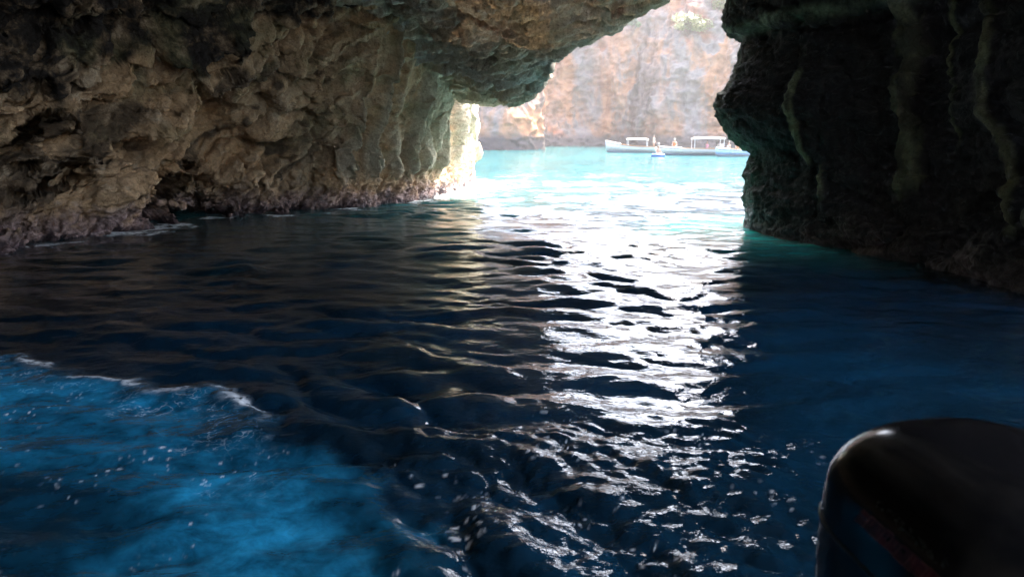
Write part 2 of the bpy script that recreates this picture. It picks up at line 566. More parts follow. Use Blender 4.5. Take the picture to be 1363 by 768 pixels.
ribs = [(6.15, 0.02, 1.5, 3.1, .06, .08), (7.65, -0.03, 1.0, 4.6, .20, .22), (8.25, -0.14, 1.8, 4.6, .04, .05), (8.75, -0.18, .7, 4.2, .08, .10), (9.25, -0.1, .5, 2.0, .06, .18), (6.25, -.08, .8, 1.5, .06, .12)]
rsum = np.zeros(len(pf))
dsum = np.zeros(len(pf))
for c0, ti, z0, z1, wd, am in ribs:
    k = rib(c0, ti, z0, z1, wd)
    rsum = np.maximum(rsum, k)
    dsum += am * k
dsum += 0.30 * sstep(3.98, 4.08, pf[:, 2]) * sstep(5.2, 6.2, cols) * sstep(8.6, 7.8, cols)
P = push(P, dsum.astype(np.float32))
P = push(P, rock_fine(P, amp=0.85, pit=0.5) * (1 - 0.6 * rsum))
pf = P.reshape(-1, 3)
lip = np.exp(-((pf[:, 2] - 4.06) / 0.10) ** 2) * sstep(4.2, 5, cols) * sstep(8.2, 7.6, cols)
flow = np.clip(sstep(0.25, 0.8, rsum), 0, 1) * (0.25 + 0.75 * sstep(-0.25, 0.3, fbm(pf * np.array([2.2, 2.2, 1.1]) + 6, 3)))
moss = np.clip(lip * 1.2 + 0.5 * flow * sstep(-.1, .3, perlin(pf * 1.7)) + sstep(5.4, 4.6, cols) * 0.3, 0, 1)
ob = mesh_grid("cave_wall_right", P, {"warmth": np.zeros(len(pf)), "flow": flow, "moss": moss})
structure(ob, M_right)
RIGHT_P = P

# back of the cave: a rough shell closing the grotto behind and above the boat
G = []
for r, (a, hgt) in enumerate([(0, -2), (0, 2), (0.06, 5.5), (0.25, 8.2), (0.6, 9.4), (0.97, 9.8)]):
    row = []
    for th in np.linspace(-36, 216, 13):
        t = math.radians(th)
        rx, ry = 15.0 * (1 - a), 21.0 * (1 - a)
        row.append((rx * math.cos(t), -1 - ry * math.sin(t) * 0.62, hgt))
    G.append(row)
P, us, vs = patch(G, [7] * 12, [6] * 5)
P = push(P, 0.9 * fbm(P.reshape(-1, 3) * 0.4, 3))
ob = mesh_grid("cave_back_wall", P, {"warmth": np.zeros(P.size // 3), "flow": np.zeros(P.size // 3), "moss": np.zeros(P.size // 3)}, cut=added_side_mouth)  # cut lets daylight in through an opening added out of view
structure(ob, M_roof)

# ------------------------------------------------------------------ sea
near = np.array([-180, -140, -100, -75, -58, -48])
az = np.radians(np.concatenate([near, np.linspace(-40, 42, 640), [48, 58, 75, 100, 140]]))
di = np.concatenate([[0.05, 0.6, 1.2], np.geomspace(1.8, 150, 760), np.geomspace(165, 680, 14)])
AZ, DI = np.meshgrid(az, di)
X, Y = np.sin(AZ) * DI, np.cos(AZ) * DI
x, y, d = X.reshape(-1), Y.reshape(-1), DI.reshape(-1)
p3 = np.stack([x, y, 0 * x], 1)
wx = x + 0.30 * perlin(p3 * 0.55 + 3) + 0.10 * perlin(p3 * 1.7 + 8)
wy = y + 0.30 * perlin(p3 * 0.55 + 13) + 0.10 * perlin(p3 * 1.7 + 18)
cell = np.maximum(d * 0.0060, 0.01)


def pix_field(poly_px, soft):
    """soft mask of a water-surface polygon given by points lying on the water"""
    poly = np.array([on_water(*q) for q in poly_px])
    inside = np.zeros(len(x), bool)
    dist = np.full(len(x), 1e9)
    n = len(poly)
    for i in range(n):
        a, b = poly[i], poly[(i + 1) % n]
        cond = (a[1] > y) != (b[1] > y)
        t = (y - a[1]) / (b[1] - a[1] + 1e-9)
        inside ^= cond & (x < a[0] + t * (b[0] - a[0]))
        ab = b - a
        u = np.clip(((x - a[0]) * ab[0] + (y - a[1]) * ab[1]) / (ab @ ab), 0, 1)
        dist = np.minimum(dist, np.hypot(x - a[0] - u * ab[0], y - a[1] - u * ab[1]))
    sd = np.where(inside, dist, -dist)
    return sd


wob = 0.35 * fbm(p3 * 0.9 + 2.0, 3) + 0.12 * fbm(p3 * 4 + 2.0, 2)
sd_w = pix_field([(-700, 478), (0, 480), (90, 482), (285, 508), (335, 560), (440, 605), (545, 680), (575, 800), (540, 1100), (-700, 1100)], 1) + wob
wake = sstep(-0.15, 0.55, sd_w)
clumps = sstep(-0.45, 0.5, fbm(np.stack([x * 0.55, y * 0.8, 0 * x], 1) + 7.7, 4))
sd_dark = pix_field([(-400, 650), (140, 620), (200, 700), (230, 800), (100, 1000), (-500, 1000)], 1) + 0.8 * wob
aer = wake * (0.45 + 0.55 * clumps) * (0.75 + 0.35 * sstep(-1.0, -3.0, x)) * (1 - 0.8 * sstep(-0.15, 0.3, sd_dark))
sd_c = pix_field([(430, 600), (600, 560), (900, 570), (1040, 590), (1090, 700), (1090, 900), (560, 900), (540, 680)], 1) + wob
chop = sstep(-0.5, 0.5, sd_c)

h = np.zeros(len(x))
gx = np.zeros(len(x))
gy = np.zeros(len(x))


def train(lam, ang, slope, mask=1.0, phase=None, wob_a=1.0):
    global h, gx, gy
    k = 2 * math.pi / lam
    cx, cy = math.sin(ang), math.cos(ang)
    ph = RNG.random() * 6.28 if phase is None else phase
    fade = sstep(2.2, 5.0, lam / cell) * mask
    a = slope / k
    t = k * (wx * cx + wy * cy) + ph
    h += a * np.sin(t) * fade
    gx += -cx * a * np.cos(t) * fade * 0.9
    gy += -cy * a * np.cos(t) * fade * 0.9


patchy = 0.45 + 0.9 * sstep(-0.3, 0.5, perlin(p3 * 0.28 + 55))
out_m = sstep(14, 24, y)
breeze = sstep(-0.03, 0.18, x / np.maximum(y, 0.5))
calm = 1 - 0.5 * sstep(2.4, 4.6, x) * sstep(24, 14, y)             # lee of the right wall
calm = calm * (1 - 0.35 * sstep(-2.5, -6, x) * sstep(22, 14, y))
for i in range(7):
    train(RNG.uniform(1.6, 3.2), RNG.normal(0.1, 0.5), 0.015, calm)
for i in range(18):
    train(RNG.uniform(0.38, 1.0), RNG.normal(0.22, 0.48), 0.054, patchy * calm * (1 - 0.75 * wake))
for i in range(22):
    train(RNG.uniform(0.11, 0.36), RNG.normal(0.22, 0.7), 0.056, patchy * calm * (0.6 + 0.3 * out_m * breeze) * (1 - 0.7 * wake))
for i in range(16):
    train(RNG.uniform(0.09, 0.24), RNG.normal(0.3, 0.7), 0.075, chop)
for i in range(8):                                                      # crests of the stern wave, trailing off to one side
    train(RNG.uniform(0.28, 0.6), RNG.normal(0.85, 0.13), 0.072, sstep(-0.9, 0.4, pix_field([(330, 500), (560, 500), (760, 640), (900, 800), (560, 900), (520, 640)], 1) + wob))
for i in range(10):
    train(RNG.uniform(0.2, 0.7), RNG.uniform(-3, 3), 0.014, wake)
h += 0.022 * chop * fbm(np.stack([x * 4, y * 5, 0 * x], 1), 3) + 0.03 * wake * fbm(np.stack([x * 1.5, y * 2, 0 * x], 1) + 3, 3)
h += 0.025 * np.exp(-((sd_w - 0.12) / 0.16) ** 2) * sstep(-1.2, -1.8, x)
P = np.stack([x + gx, y + gy, h], 1).reshape(*X.shape, 3)

# water tint: pale sand bottom outside the cave, deep inside; bubbles of the wake; foam
shal = sstep(13, 31, y + 1.3 * np.clip(-x, -6, 4) + 1.5 * perlin(p3 * 0.25)) * (0.75 + 0.25 * perlin(p3 * 0.08))
glow = np.exp(-(((x - 5.6) / 1.6) ** 2 + ((y - 15.0) / 2.2) ** 2))  # underwater glow at the right wall's foot, painted into the water colour
teal = np.clip(shal, 0, 1)


def polyline_dist(pl):
    dist = np.full(len(x), 1e9)
    for a, b in zip(pl[:-1], pl[1:]):
        a, b = np.array(a), np.array(b)
        ab = b - a
        u = np.clip(((x - a[0]) * ab[0] + (y - a[1]) * ab[1]) / (ab @ ab), 0, 1)
        dist = np.minimum(dist, np.hypot(x - a[0] - u * ab[0], y - a[1] - u * ab[1]))
    return dist


dl = polyline_dist(left_path[2:13])
fo_n = fbm(np.stack([x * 2.2, y * 2.2, 0 * x], 1) + 9, 4)
foam = sstep(0.75, 0.1, dl + 0.7 * fo_n) * sstep(0.0, 0.35, fbm(p3 * 0.6 + 77, 3) + 0.25 * sstep(20, 26, y))
foam = np.maximum(foam, sstep(2.0, 0.2, np.hypot((x + 2.2) / 1.1, (y - 30.0) / 3.2) + 1.0 * fo_n))
wf = np.exp(-((sd_w - 0.10 + 0.05 * fo_n) / 0.07) ** 2) * sstep(-1.4, -2.2, x) * sstep(-0.1, 0.5, fo_n + 0.05)
foam = np.maximum(foam, wf)
speck = sstep(0.30, 0.15, worley(np.stack([x * 19 + 2 * fo_n, y * 15, 0 * x], 1)) + 0.12 * fo_n) * sstep(0.0, 0.5, fbm(p3 * 1.3 + 31, 2)) * (wake + chop)
foam = np.maximum(foam, speck * 0.8)
sea = mesh_grid("sea", P, {"teal": teal, "aer": aer, "foam": foam, "lace": wake * sstep(0.55, 0.05, sd_w + 0.5 * fo_n) * sstep(-1.2, -2.0, x), "painted_glow": np.clip(glow * 1.3, 0, 1), "chop": np.clip(chop + 0.3 * wake, 0, 1), "open": sstep(16, 30, y) * (0.35 + 0.65 * breeze), "far": sstep(35, 80, y)}, wrap=True)

m, n, l, b = new_mat("sea_water")
pos = n.new("ShaderNodeNewGeometry").outputs["Position"]
a_n = noise(n, l, scaled(n, l, pos, (1.0, 1.5, 1)), 2.6, 6, 0.65, 0.7)
a_f = noise(n, l, pos, 11, 6, 0.7, 0.4)
deep = mixc(n, l, ramp(n, l, noise(n, l, pos, 0.5, 3), 0.35, 0.65), (0.0015, 0.008, 0.015), (0.002, 0.016, 0.033))
tealc = mixc(n, l, ramp(n, l, noise(n, l, pos, 0.12, 4), 0.35, 0.65), (0.008, 0.078, 0.084), (0.020, 0.12, 0.12))
c = mixc(n, l, attr(n, "teal"), deep, tealc)
c = mixc(n, l, attr(n, "painted_glow"), c, (0.03, 0.38, 0.33))
aerf = math_n(n, l, 'MULTIPLY', attr(n, "aer"), math_n(n, l, 'MULTIPLY', ramp(n, l, a_n, 0.12, 0.68), math_n(n, l, 'ADD', 0.62, math_n(n, l, 'MULTIPLY', ramp(n, l, a_f, 0.3, 0.68), 0.45))))
c = mixc(n, l, aerf, c, (0.017, 0.25, 0.46))
ff = math_n(n, l, 'MULTIPLY', attr(n, "foam"), ramp(n, l, a_f, 0.34, 0.56))
vo = n.new("ShaderNodeTexVoronoi")
vo.feature = 'DISTANCE_TO_EDGE'
vo.inputs["Scale"].default_value = 7.0
wv = n.new("ShaderNodeVectorMath")
wv.operation = 'ADD'
l.new(scaled(n, l, pos, (0.8, 1.3, 1)), wv.inputs[0])
nt_ = n.new("ShaderNodeTexNoise")
nt_.inputs["Scale"].default_value = 3.0
nt_.inputs["Detail"].default_value = 4
l.new(pos, nt_.inputs["Vector"])
l.new(nt_.outputs[1], wv.inputs[1])
l.new(wv.outputs[0], vo.inputs["Vector"])
web = math_n(n, l, 'MULTIPLY', ramp(n, l, vo.outputs["Distance"], 0.10, 0.0), ramp(n, l, a_f, 0.42, 0.62))
ff = math_n(n, l, 'MAXIMUM', ff, math_n(n, l, 'MULTIPLY', math_n(n, l, 'MULTIPLY', web, attr(n, "lace")), 0.45))
c = mixc(n, l, ff, c, (0.78, 0.82, 0.84))
l.new(c, b.inputs["Base Color"])
rr = n.new("ShaderNodeMapRange")
l.new(ff, rr.inputs[0])
rr.inputs[3].default_value = 0.045
rr.inputs[4].default_value = 0.7
l.new(math_n(n, l, 'ADD', rr.outputs[0], math_n(n, l, 'MULTIPLY', aerf, 0.25)), b.inputs["Roughness"])
b.inputs["IOR"].default_value = 1.34
b.inputs["Specular IOR Level"].default_value = 0.5
bn = n.new("ShaderNodeBump")
bn.inputs["Strength"].default_value = 0.34
bn.inputs["Distance"].default_value = 0.03
hgt = math_n(n, l, 'ADD', noise(n, l, scaled(n, l, pos, (1, 1.5, 1)), 5.5, 4, 0.55, 0.3), math_n(n, l, 'MULTIPLY', noise(n, l, pos, 1.1, 3, 0.5), 1.5))
hgt = math_n(n, l, 'ADD', hgt, math_n(n, l, 'MULTIPLY', math_n(n, l, 'MULTIPLY', noise(n, l, scaled(n, l, pos, (1, 1.4, 1)), 14, 3, 0.6, 0.4), attr(n, "chop")), 0.7))
hgt = math_n(n, l, 'ADD', hgt, math_n(n, l, 'MULTIPLY', math_n(n, l, 'MULTIPLY', noise(n, l, scaled(n, l, pos, (1, 1.3, 1)), 1.9, 4, 0.6, 0.3), attr(n, "open")), 3.0))
hgt = math_n(n, l, 'ADD', hgt, math_n(n, l, 'MULTIPLY', math_n(n, l, 'MULTIPLY', noise(n, l, scaled(n, l, pos, (1, 1.2, 1)), 0.55, 5, 0.65, 0.3), attr(n, "far")), 14.0))
l.new(hgt, bn.inputs["Height"])
l.new(bn.outputs[0], b.inputs["Normal"])
structure(sea, m)

# ------------------------------------------------------------------ far cliffs across the bay
def cliff_material(name, grey, peach, rust, dark):
    m, n, l, b = new_mat(name)
    pos = n.new("ShaderNodeNewGeometry").outputs["Position"]
    sep = n.new("ShaderNodeSeparateXYZ")
    l.new(pos, sep.inputs[0])
    streak = noise(n, l, scaled(n, l, pos, (1, 1, 0.3)), 0.13, 5, 0.55, 0.7)
    blot = noise(n, l, pos, 0.085, 4, 0.55, 0.6)
    fine = noise(n, l, pos, 0.7, 6, 0.6)
    c = mixc(n, l, ramp(n, l, streak, 0.42, 0.60), grey, peach)
    c = mixc(n, l, math_n(n, l, 'MULTIPLY', ramp(n, l, blot, 0.52, 0.66), 0.85), c, rust)
    c = mixc(n, l, math_n(n, l, 'MULTIPLY', ramp(n, l, noise(n, l, scaled(n, l, pos, (1, 1, 0.2)), 0.16, 5, 0.6, 0.5), 0.52, 0.66), 0.8), c, dark)
    c = mixc(n, l, ramp(n, l, fine, 0.3, 0.7), mixc(n, l, 1.0, c, (0.6, 0.58, 0.58), 'MULTIPLY'), c)
    zz = math_n(n, l, 'ADD', sep.outputs[2], math_n(n, l, 'MULTIPLY', fine, -2.2))
    c = mixc(n, l, ramp(n, l, zz, 1.5, 0.1), c, (0.07, 0.05, 0.045))
    l.new(c, b.inputs["Base Color"])
    b.inputs["Roughness"].default_value = 0.9
    b.inputs["Specular IOR Level"].default_value = 0.2
    bn = n.new("ShaderNodeBump")
    bn.inputs["Strength"].default_value = 0.6
    bn.inputs["Distance"].default_value = 0.5
    l.new(fine, bn.inputs["Height"])
    l.new(bn.outputs[0], b.inputs["Normal"])
    return m


M_cliff = cliff_material("cliff_limestone", (0.19, 0.15, 0.128), (0.31, 0.145, 0.07), (0.27, 0.08, 0.026), (0.05, 0.035, 0.03))


def cliff(name, path, zs, lean, nu, nv, amp):
    pts = np.array(path)
    tg = np.gradient(pts, axis=0)
    tg /= np.linalg.norm(tg, axis=1)[:, None]
    G = np.zeros((len(zs), len(pts), 3))
    for c in range(len(pts)):
        for r, z in enumerate(zs):
            G[r, c] = (pts[c, 0] - tg[c, 1] * lean[r], pts[c, 1] + tg[c, 0] * lean[r], z)
    P, us, vs = patch(G, [nu] * (len(pts) - 1), nv)
    p = P.reshape(-1, 3)
    q = p * np.array([1, 1, 0.45])
    d = 3.2 * fbm(q * 0.05 + 2, 3) + 2.6 * (ridged(q * 0.075 + 5, 4) - 0.8) + 0.7 * (ridged(p * np.array([1, 1, 0.6]) * 0.33 + 8, 3) - 0.7)
    d = d * np.clip(sstep(-1.5, 6, p[:, 2]) * 0.8 + 0.2, 0, 1)
    P = push(P, amp * d)
    p = P.reshape(-1, 3)
    P = push(P, amp * (0.45 * (ridged(p * 0.7, 3) - 0.7) - 0.5 * np.clip(0.55 - worley(p * 0.45), 0, 1)))
    ob = mesh_grid(name, P)
    structure(ob, M_cliff)
    return ob


cliff_main = cliff("far_cliff", [(-60, 150), (-20, 138), (2, 134), (18, 140), (30, 132), (46, 124), (66, 112), (90, 90), (125, 70), (170, 60)],
                   [-3, 0, 6, 13, 20, 26, 32, 36.5], [0, 0, 0.5, 1.5, 3, 5.5, 10, 20], 44, [6, 30, 36, 34, 26, 16, 10], 1.0)
cliff_near = cliff("cliff_headland", [(-150, 60), (-90, 92), (-45, 102), (-20, 104), (-4, 101), (3.0, 103), (4.5, 110), (0, 122), (-12, 135)],
                   [-3, 0, 4, 9, 15, 21, 25], [0, 0, 0.6, 1.6, 3.2, 6, 14], 30, [6, 26, 28, 26, 18, 8], 0.55)

# ------------------------------------------------------------------ helpers for things
def link_mesh(name, verts, faces, mat, parent=None, smooth=False):
    me = bpy.data.meshes.new(name)
    me.from_pydata([tuple(v) for v in verts], [], faces)
    if smooth:
        for p in me.polygons:
            p.use_smooth = True
    me.materials.append(mat)
    me.update()
    o = bpy.data.objects.new(name, me)
    COL.objects.link(o)
    o.parent = parent
    return o


def thing(name, label, cat, loc=(0, 0, 0), rotz=0.0, group=None):
    o = bpy.data.objects.new(name, None)
    COL.objects.link(o)
    o.location = loc
    o.rotation_euler = (0, 0, rotz)
    o["label"] = label
    o["category"] = cat
    if group:
        o["group"] = group
    return o


def loft(rings, cap=True):
    """list of equally long rings -> verts, faces"""
    n = len(rings[0])
    v = [p for r in rings for p in r]
    f = []
    for i in range(len(rings) - 1):
        for j in range(n):
            f.append((i * n + j, i * n + (j + 1) % n, (i + 1) * n + (j + 1) % n, (i + 1) * n + j))
    if cap:
        f.append(tuple(range(n))[::-1])
        f.append(tuple((len(rings) - 1) * n + j for j in range(n)))
    return v, f


def box(cx, cy, cz, sx, sy, sz, bev=0.02):
    bm = bmesh.new()
    bmesh.ops.create_cube(bm, size=1)
    bmesh.ops.scale(bm, vec=(sx, sy, sz), verts=bm.verts)
    bmesh.ops.bevel(bm, geom=bm.edges[:], offset=min(bev, 0.3 * min(sx, sy, sz)), segments=2, affect='EDGES')
    bmesh.ops.translate(bm, vec=(cx, cy, cz), verts=bm.verts)
    v = [x.co.copy() for x in bm.verts]
    f = [[x.index for x in p.verts] for p in bm.faces]
    bm.verts.index_update()
    f = [[x.index for x in p.verts] for p in bm.faces]
    bm.free()
    return v, f


def rod(a, b, r, n=8):
    a, b = Vector(a), Vector(b)
    q = (b - a).to_track_quat('Z', 'Y')
    rings = []
    for p in (a, b):
        rings.append([p + q @ Vector((r * math.cos(2 * math.pi * k / n), r * math.sin(2 * math.pi * k / n), 0)) for k in range(n)])
    return loft(rings)


# ------------------------------------------------------------------ boats moored across the bay
M_white = plain("boat_white", (0.36, 0.34, 0.31), 0.35)
M_cream = plain("canopy_cloth", (0.38, 0.34, 0.28), 0.8)
M_under = plain("hull_underside", (0.10, 0.12, 0.15), 0.5)
M_blueh = plain("hull_blue", (0.25, 0.33, 0.50), 0.4)
M_wood = plain("varnished_wood", (0.30, 0.15, 0.07), 0.4)
M_steel = plain("boat_steel", (0.55, 0.55, 0.56), 0.3, metal=0.8)
M_dark = plain("boat_engine_dark", (0.05, 0.05, 0.055), 0.35)
M_cush = plain("boat_cushion", (0.55, 0.36, 0.30), 0.8)
M_floor = plain("boat_floor", (0.42, 0.38, 0.33), 0.7)
M_skin = plain("skin", (0.30, 0.16, 0.10), 0.55, scale=14)
M_hair = plain("hair", (0.05, 0.032, 0.02), 0.6)
M_orange = plain("orange_cloth", (0.36, 0.11, 0.03), 0.8)
M_pink = plain("pink_cloth", (0.62, 0.22, 0.28), 0.8)
M_navy = plain("navy_cloth", (0.05, 0.07, 0.16), 0.8)
M_floatb = plain("float_blue", (0.01, 0.07, 0.26), 0.5)


def make_boat(name, label, px, py, length, beam, free, rise, rotz, hull_mat, canopy, engine=True, console=True):
    wx_, wy_ = on_water(px, py)
    root = thing(name, label, "boat", (wx_, wy_, 0), rotz)
    N, half = 15, length / 2

    def sect(t):           # t 0 stern .. 1 bow, bow towards -X
        b = beam / 2 * (1 - max(0, (t - 0.45) / 0.55) ** 2.2) * (0.88 + 0.12 * min(1, t / 0.25)) + 0.015
        top = free + rise * max(0, t - 0.25) ** 1.8
        keel = -0.22 + 0.35 * max(0, (t - 0.75) / 0.25) ** 2
        xk = half - t * length
        return b, top, keel, xk
    rings, low = [], []
    for i in range(N):
        t = i / (N - 1)
        b, top, keel, xk = sect(t)
        flare = 0.80
        zb = 0.14 + 0.1 * t
        rake = 0.55 * max(0, t - 0.6) ** 1.5
        rings.append([(xk - rake * top, -b, top), (xk - rake * zb, -b * flare, zb), (xk - rake * zb, b * flare, zb), (xk - rake * top, b, top),
                      (xk - rake * top, b - 0.09 * min(1, b * 4), top), (xk - rake * zb, (b - 0.09 * min(1, b * 4)) * flare, zb + 0.06),
                      (xk - rake * zb, -(b - 0.09 * min(1, b * 4)) * flare, zb + 0.06), (xk - rake * top, -b + 0.09 * min(1, b * 4), top)])
        low.append([(xk - rake * zb, -b * flare, zb - .003), (xk, 0, keel), (xk - rake * zb, b * flare, zb - .003)])
    v, f = loft(rings)
    link_mesh("hull", v, f, hull_mat, root, True)
    v, f = loft(low)
    link_mesh("hull_bottom", v, f, M_under, root, True)
    for s in (-1, 1):
        vs_, fs_ = [], []
        rr_ = []
        for i in range(N):
            b, top, keel, xk = sect(i / (N - 1))
            rake = 0.55 * max(0, i / (N - 1) - 0.6) ** 1.5
            rr_.append([(xk - rake * top, s * (b + dx), top + dz) for dx, dz in ((-.05, .003), (.04, .003), (.04, .07), (-.05, .07))])
        v, f = loft(rr_)
        link_mesh("rub_rail", v, f, M_wood if hull_mat is M_white else M_white, root)
    # foredeck
    rr_ = []
    for i in range(N - 5, N):
        b, top, keel, xk = sect(i / (N - 1))
        rake = 0.55 * max(0, i / (N - 1) - 0.6) ** 1.5
        rr_.append([(xk - rake * top, -b * .94, top + .075), (xk - rake * top, -b * .5, top + .13), (xk - rake * top, b * .5, top + .13), (xk - rake * top, b * .94, top + .075), (xk - rake * top, b * .94, top + .02), (xk - rake * top, -b * .94, top + .02)])
    v, f = loft(rr_)
    link_mesh("foredeck", v, f, M_white, root, False)
    v, f = box(0.12 * length, 0, 0.27, 0.62 * length, beam * .72, 0.04)
    link_mesh("floor", v, f, M_floor, root)
    for q in (0.12, -0.12):
        v, f = box(q * length, 0, free * 0.62, 0.42, beam * .80, 0.14, .04)
        link_mesh("bench", v, f, M_cush, root)
    if console:
        v, f = box(0.30 * length, 0, free * 0.75 + .25, 0.55, 0.7, 0.85, .06)
        cs = link_mesh("console", v, f, M_white, root)
        v, f = box(0.25 * length, 0, free * 0.75 + .80, 0.04, 0.62, 0.28, .01)
        link_mesh("windscreen", v, f, M_dark, cs)
    if canopy:
        x0, x1, zt = canopy
        rr_ = []
        for k in range(9):
            xx = x0 + (x1 - x0) * k / 8
            camb = 0.06 * (1 - ((k - 4) / 4) ** 2)
            rr_.append([(xx, beam / 2 * .9 * math.cos(a) if abs(math.cos(a)) > .1 else 0, zt + camb + .10 * math.sin(a)) for a in [math.pi * j / 6 for j in range(7)]] + [(xx, -beam / 2 * .9, zt + camb - .12), (xx, beam / 2 * .9, zt + camb - .12)])
        v, f = loft(rr_)
        cp = link_mesh("canopy", v, f, M_cream, root, False)
        for xx in (x0 + .1, x1 - .1):
            for s in (-1, 1):
                v, f = rod((xx, s * beam * .40, free * .8), (xx, s * beam * .40, zt - .02), 0.03)
                link_mesh("canopy_post", v, f, M_steel, root)
    if engine:
        rr_ = [[(half + .22 + w * .16 * math.cos(a), w * .17 * math.sin(a), z) for a in [2 * math.pi * j / 12 for j in range(12)]] for z, w in ((-.3, .35), (.25, .45), (free - .05, .6), (free, 1.1), (free + .30, 1.15), (free + .42, .9), (free + .46, .45))]
        v, f = loft(rr_)
        link_mesh("outboard", v, f, M_dark, root, True)
    return root


boat_a = make_boat("motorboat", "white motorboat with its high bow towards the pale headland and small canopy amidships", 840, 203.5, 5.7, 2.0, 0.66, 1.05, math.radians(-14), M_white, (-0.5, 1.9, 1.5), engine=True, console=False)
boat_b = make_boat("excursion_boat", "long low white excursion boat under a flat cream canopy beside the dark wall", 928, 207, 7.6, 2.3, 0.62, 0.25, math.radians(-4), M_white, (-0.55, 2.5, 1.66), engine=False, console=True)
boat_c = make_boat("dinghy", "blue hulled dinghy with two people close against the dark rock wall", 975, 208.5, 4.2, 1.7, 0.55, 0.35, math.radians(28), M_blueh, None, engine=True, console=False)


def make_person(name, label, loc, rotz, pose, cloth, hat=None):
    """one skinned body; pose 'sit' or 'stand'"""
    if pose == 'sit':
        J = dict(pel=(0, 0, .10), spn=(0, .04, .34), che=(0, .05, .52), nec=(0, .04, .64), hd0=(0, .03, .72), hd1=(0, .02, .86),
                 ls=(-.17, .05, .56), le=(-.23, -.06, .33), lw=(-.18, -.26, .24), lh=(-.16, -.34, .23), rs=(.17, .05, .56), re=(.23, -.04, .33), rw=(.20, -.24, .22), rh=(.18, -.32, .21),
                 lp=(-.10, -.02, .09), lk=(-.13, -.42, .14), la=(-.12, -.50, -.26), lf=(-.12, -.64, -.29), rp=(.10, -.02, .09), rk=(.13, -.42, .14), ra=(.13, -.48, -.26), rf=(.13, -.62, -.29))
    else:
        J = dict(pel=(0, 0, .92), spn=(0, .01, 1.12), che=(0, .02, 1.32), nec=(0, .02, 1.46), hd0=(0, 0, 1.54), hd1=(0, -.01, 1.68),
                 ls=(-.18, .02, 1.38), le=(-.24, .03, 1.10), lw=(-.22, -.08, .86), lh=(-.21, -.12, .77), rs=(.18, .02, 1.38), re=(.25, .02, 1.10), rw=(.22, -.12, .90), rh=(.20, -.18, .82),
                 lp=(-.10, 0, .88), lk=(-.11, -.03, .48), la=(-.12, .02, .08), lf=(-.13, -.14, .03), rp=(.10, 0, .88), rk=(.12, -.01, .48), ra=(.13, .04, .08), rf=(.14, -.12, .03))
    R_ = dict(pel=.13, spn=.125, che=.135, nec=.055, hd0=.085, hd1=.085, ls=.065, le=.045, lw=.032, lh=.035, rs=.065, re=.045, rw=.032, rh=.035, lp=.09, lk=.06, la=.04, lf=.035, rp=.09, rk=.06, ra=.04, rf=.035)
    E_ = [("pel", "spn"), ("spn", "che"), ("che", "nec"), ("nec", "hd0"), ("hd0", "hd1"), ("che", "ls"), ("ls", "le"), ("le", "lw"), ("lw", "lh"), ("che", "rs"), ("rs", "re"), ("re", "rw"), ("rw", "rh"),
          ("pel", "lp"), ("lp", "lk"), ("lk", "la"), ("la", "lf"), ("pel", "rp"), ("rp", "rk"), ("rk", "ra"), ("ra", "rf")]
    ks_ = list(J)
    me = bpy.data.meshes.new("body")
    me.from_pydata([J[k] for k in ks_], [(ks_.index(a), ks_.index(b_)) for a, b_ in E_], [])
    tmp = bpy.data.objects.new("body", me)
    COL.objects.link(tmp)
    tmp.modifiers.new("skin", 'SKIN')
    sk = me.skin_vertices[0].data
    for i, k in enumerate(ks_):
        sk[i].radius = (R_[k], R_[k])
        sk[i].use_root = (k == "pel")
    sb = tmp.modifiers.new("sub", 'SUBSURF')
    sb.levels = sb.render_levels = 1
    dg = bpy.context.evaluated_depsgraph_get()
    out = bpy.data.meshes.new_from_object(tmp.evaluated_get(dg))
    bpy.data.objects.remove(tmp)
    out.materials.clear()
    out.materials.append(M_skin)
    out.materials.append(cloth)
    zlo, zhi = J["pel"][2] - .14, J["che"][2] + .03
    for p in out.polygons:
        p.use_smooth = True
        c_ = p.center
        p.material_index = 1 if (zlo < c_.z < zhi and abs(c_.x) < .17 and c_.y > -.22) else 0
    root = thing(name, label, "person", loc, rotz)
    o = bpy.data.objects.new("body", out)
    COL.objects.link(o)
    o.parent = root
    hc = Vector(J["hd1"])
    rings = []
    for k in range(6):
        a = math.pi / 2 * k / 5
        rings.append([(hc.x + .103 * math.cos(a) * math.cos(t), hc.y + .02 + .115 * math.cos(a) * math.sin(t), hc.z - .02 + .125 * math.sin(a)) for t in [2 * math.pi * j / 12 for j in range(12)]])
    v, f = loft(rings)
    link_mesh("hair", v, f, M_hair if hat is None else hat, root, True)
    return root


def in_boat(b, dx, dy_, z):
    m_ = Matrix.Translation(b.location) @ Matrix.Rotation(b.rotation_euler.z, 4, 'Z')
    return m_ @ Vector((dx, dy_, z))


make_person("person", "person in orange seated on the bow of the excursion boat", in_boat(boat_b, -2.3, 0, .72), math.radians(-20), 'sit', M_orange, M_cream)
make_person("person", "person in pink seated under the excursion boat's canopy", in_boat(boat_b, 0.9, -.3, .52), math.radians(30), 'sit', M_pink)
make_person("person", "person standing in the stern of the high bowed motorboat", in_boat(boat_a, 2.55, 0, .3), math.radians(60), 'stand', M_cream)
make_person("person", "person in pale clothes seated towards the bow of the blue dinghy", in_boat(boat_c, -.5, .1, .48), math.radians(-70), 'sit', M_cream)
make_person("person", "person in orange seated at the stern of the blue dinghy", in_boat(boat_c, .5, -.1, .48), math.radians(10), 'sit', M_orange)
fx, fy = on_water(876, 208.5)
ringv = []
for k in range(20):
    a = 2 * math.pi * k / 20
    ringv.append([(math.cos(a) * (.48 + .2 * math.cos(t)), math.sin(a) * (.42 + .2 * math.cos(t)), .10 + .17 * math.sin(t)) for t in [2 * math.pi * j / 10 for j in range(10)]])
ringv.append(ringv[0])
v, f = loft(ringv, cap=False)
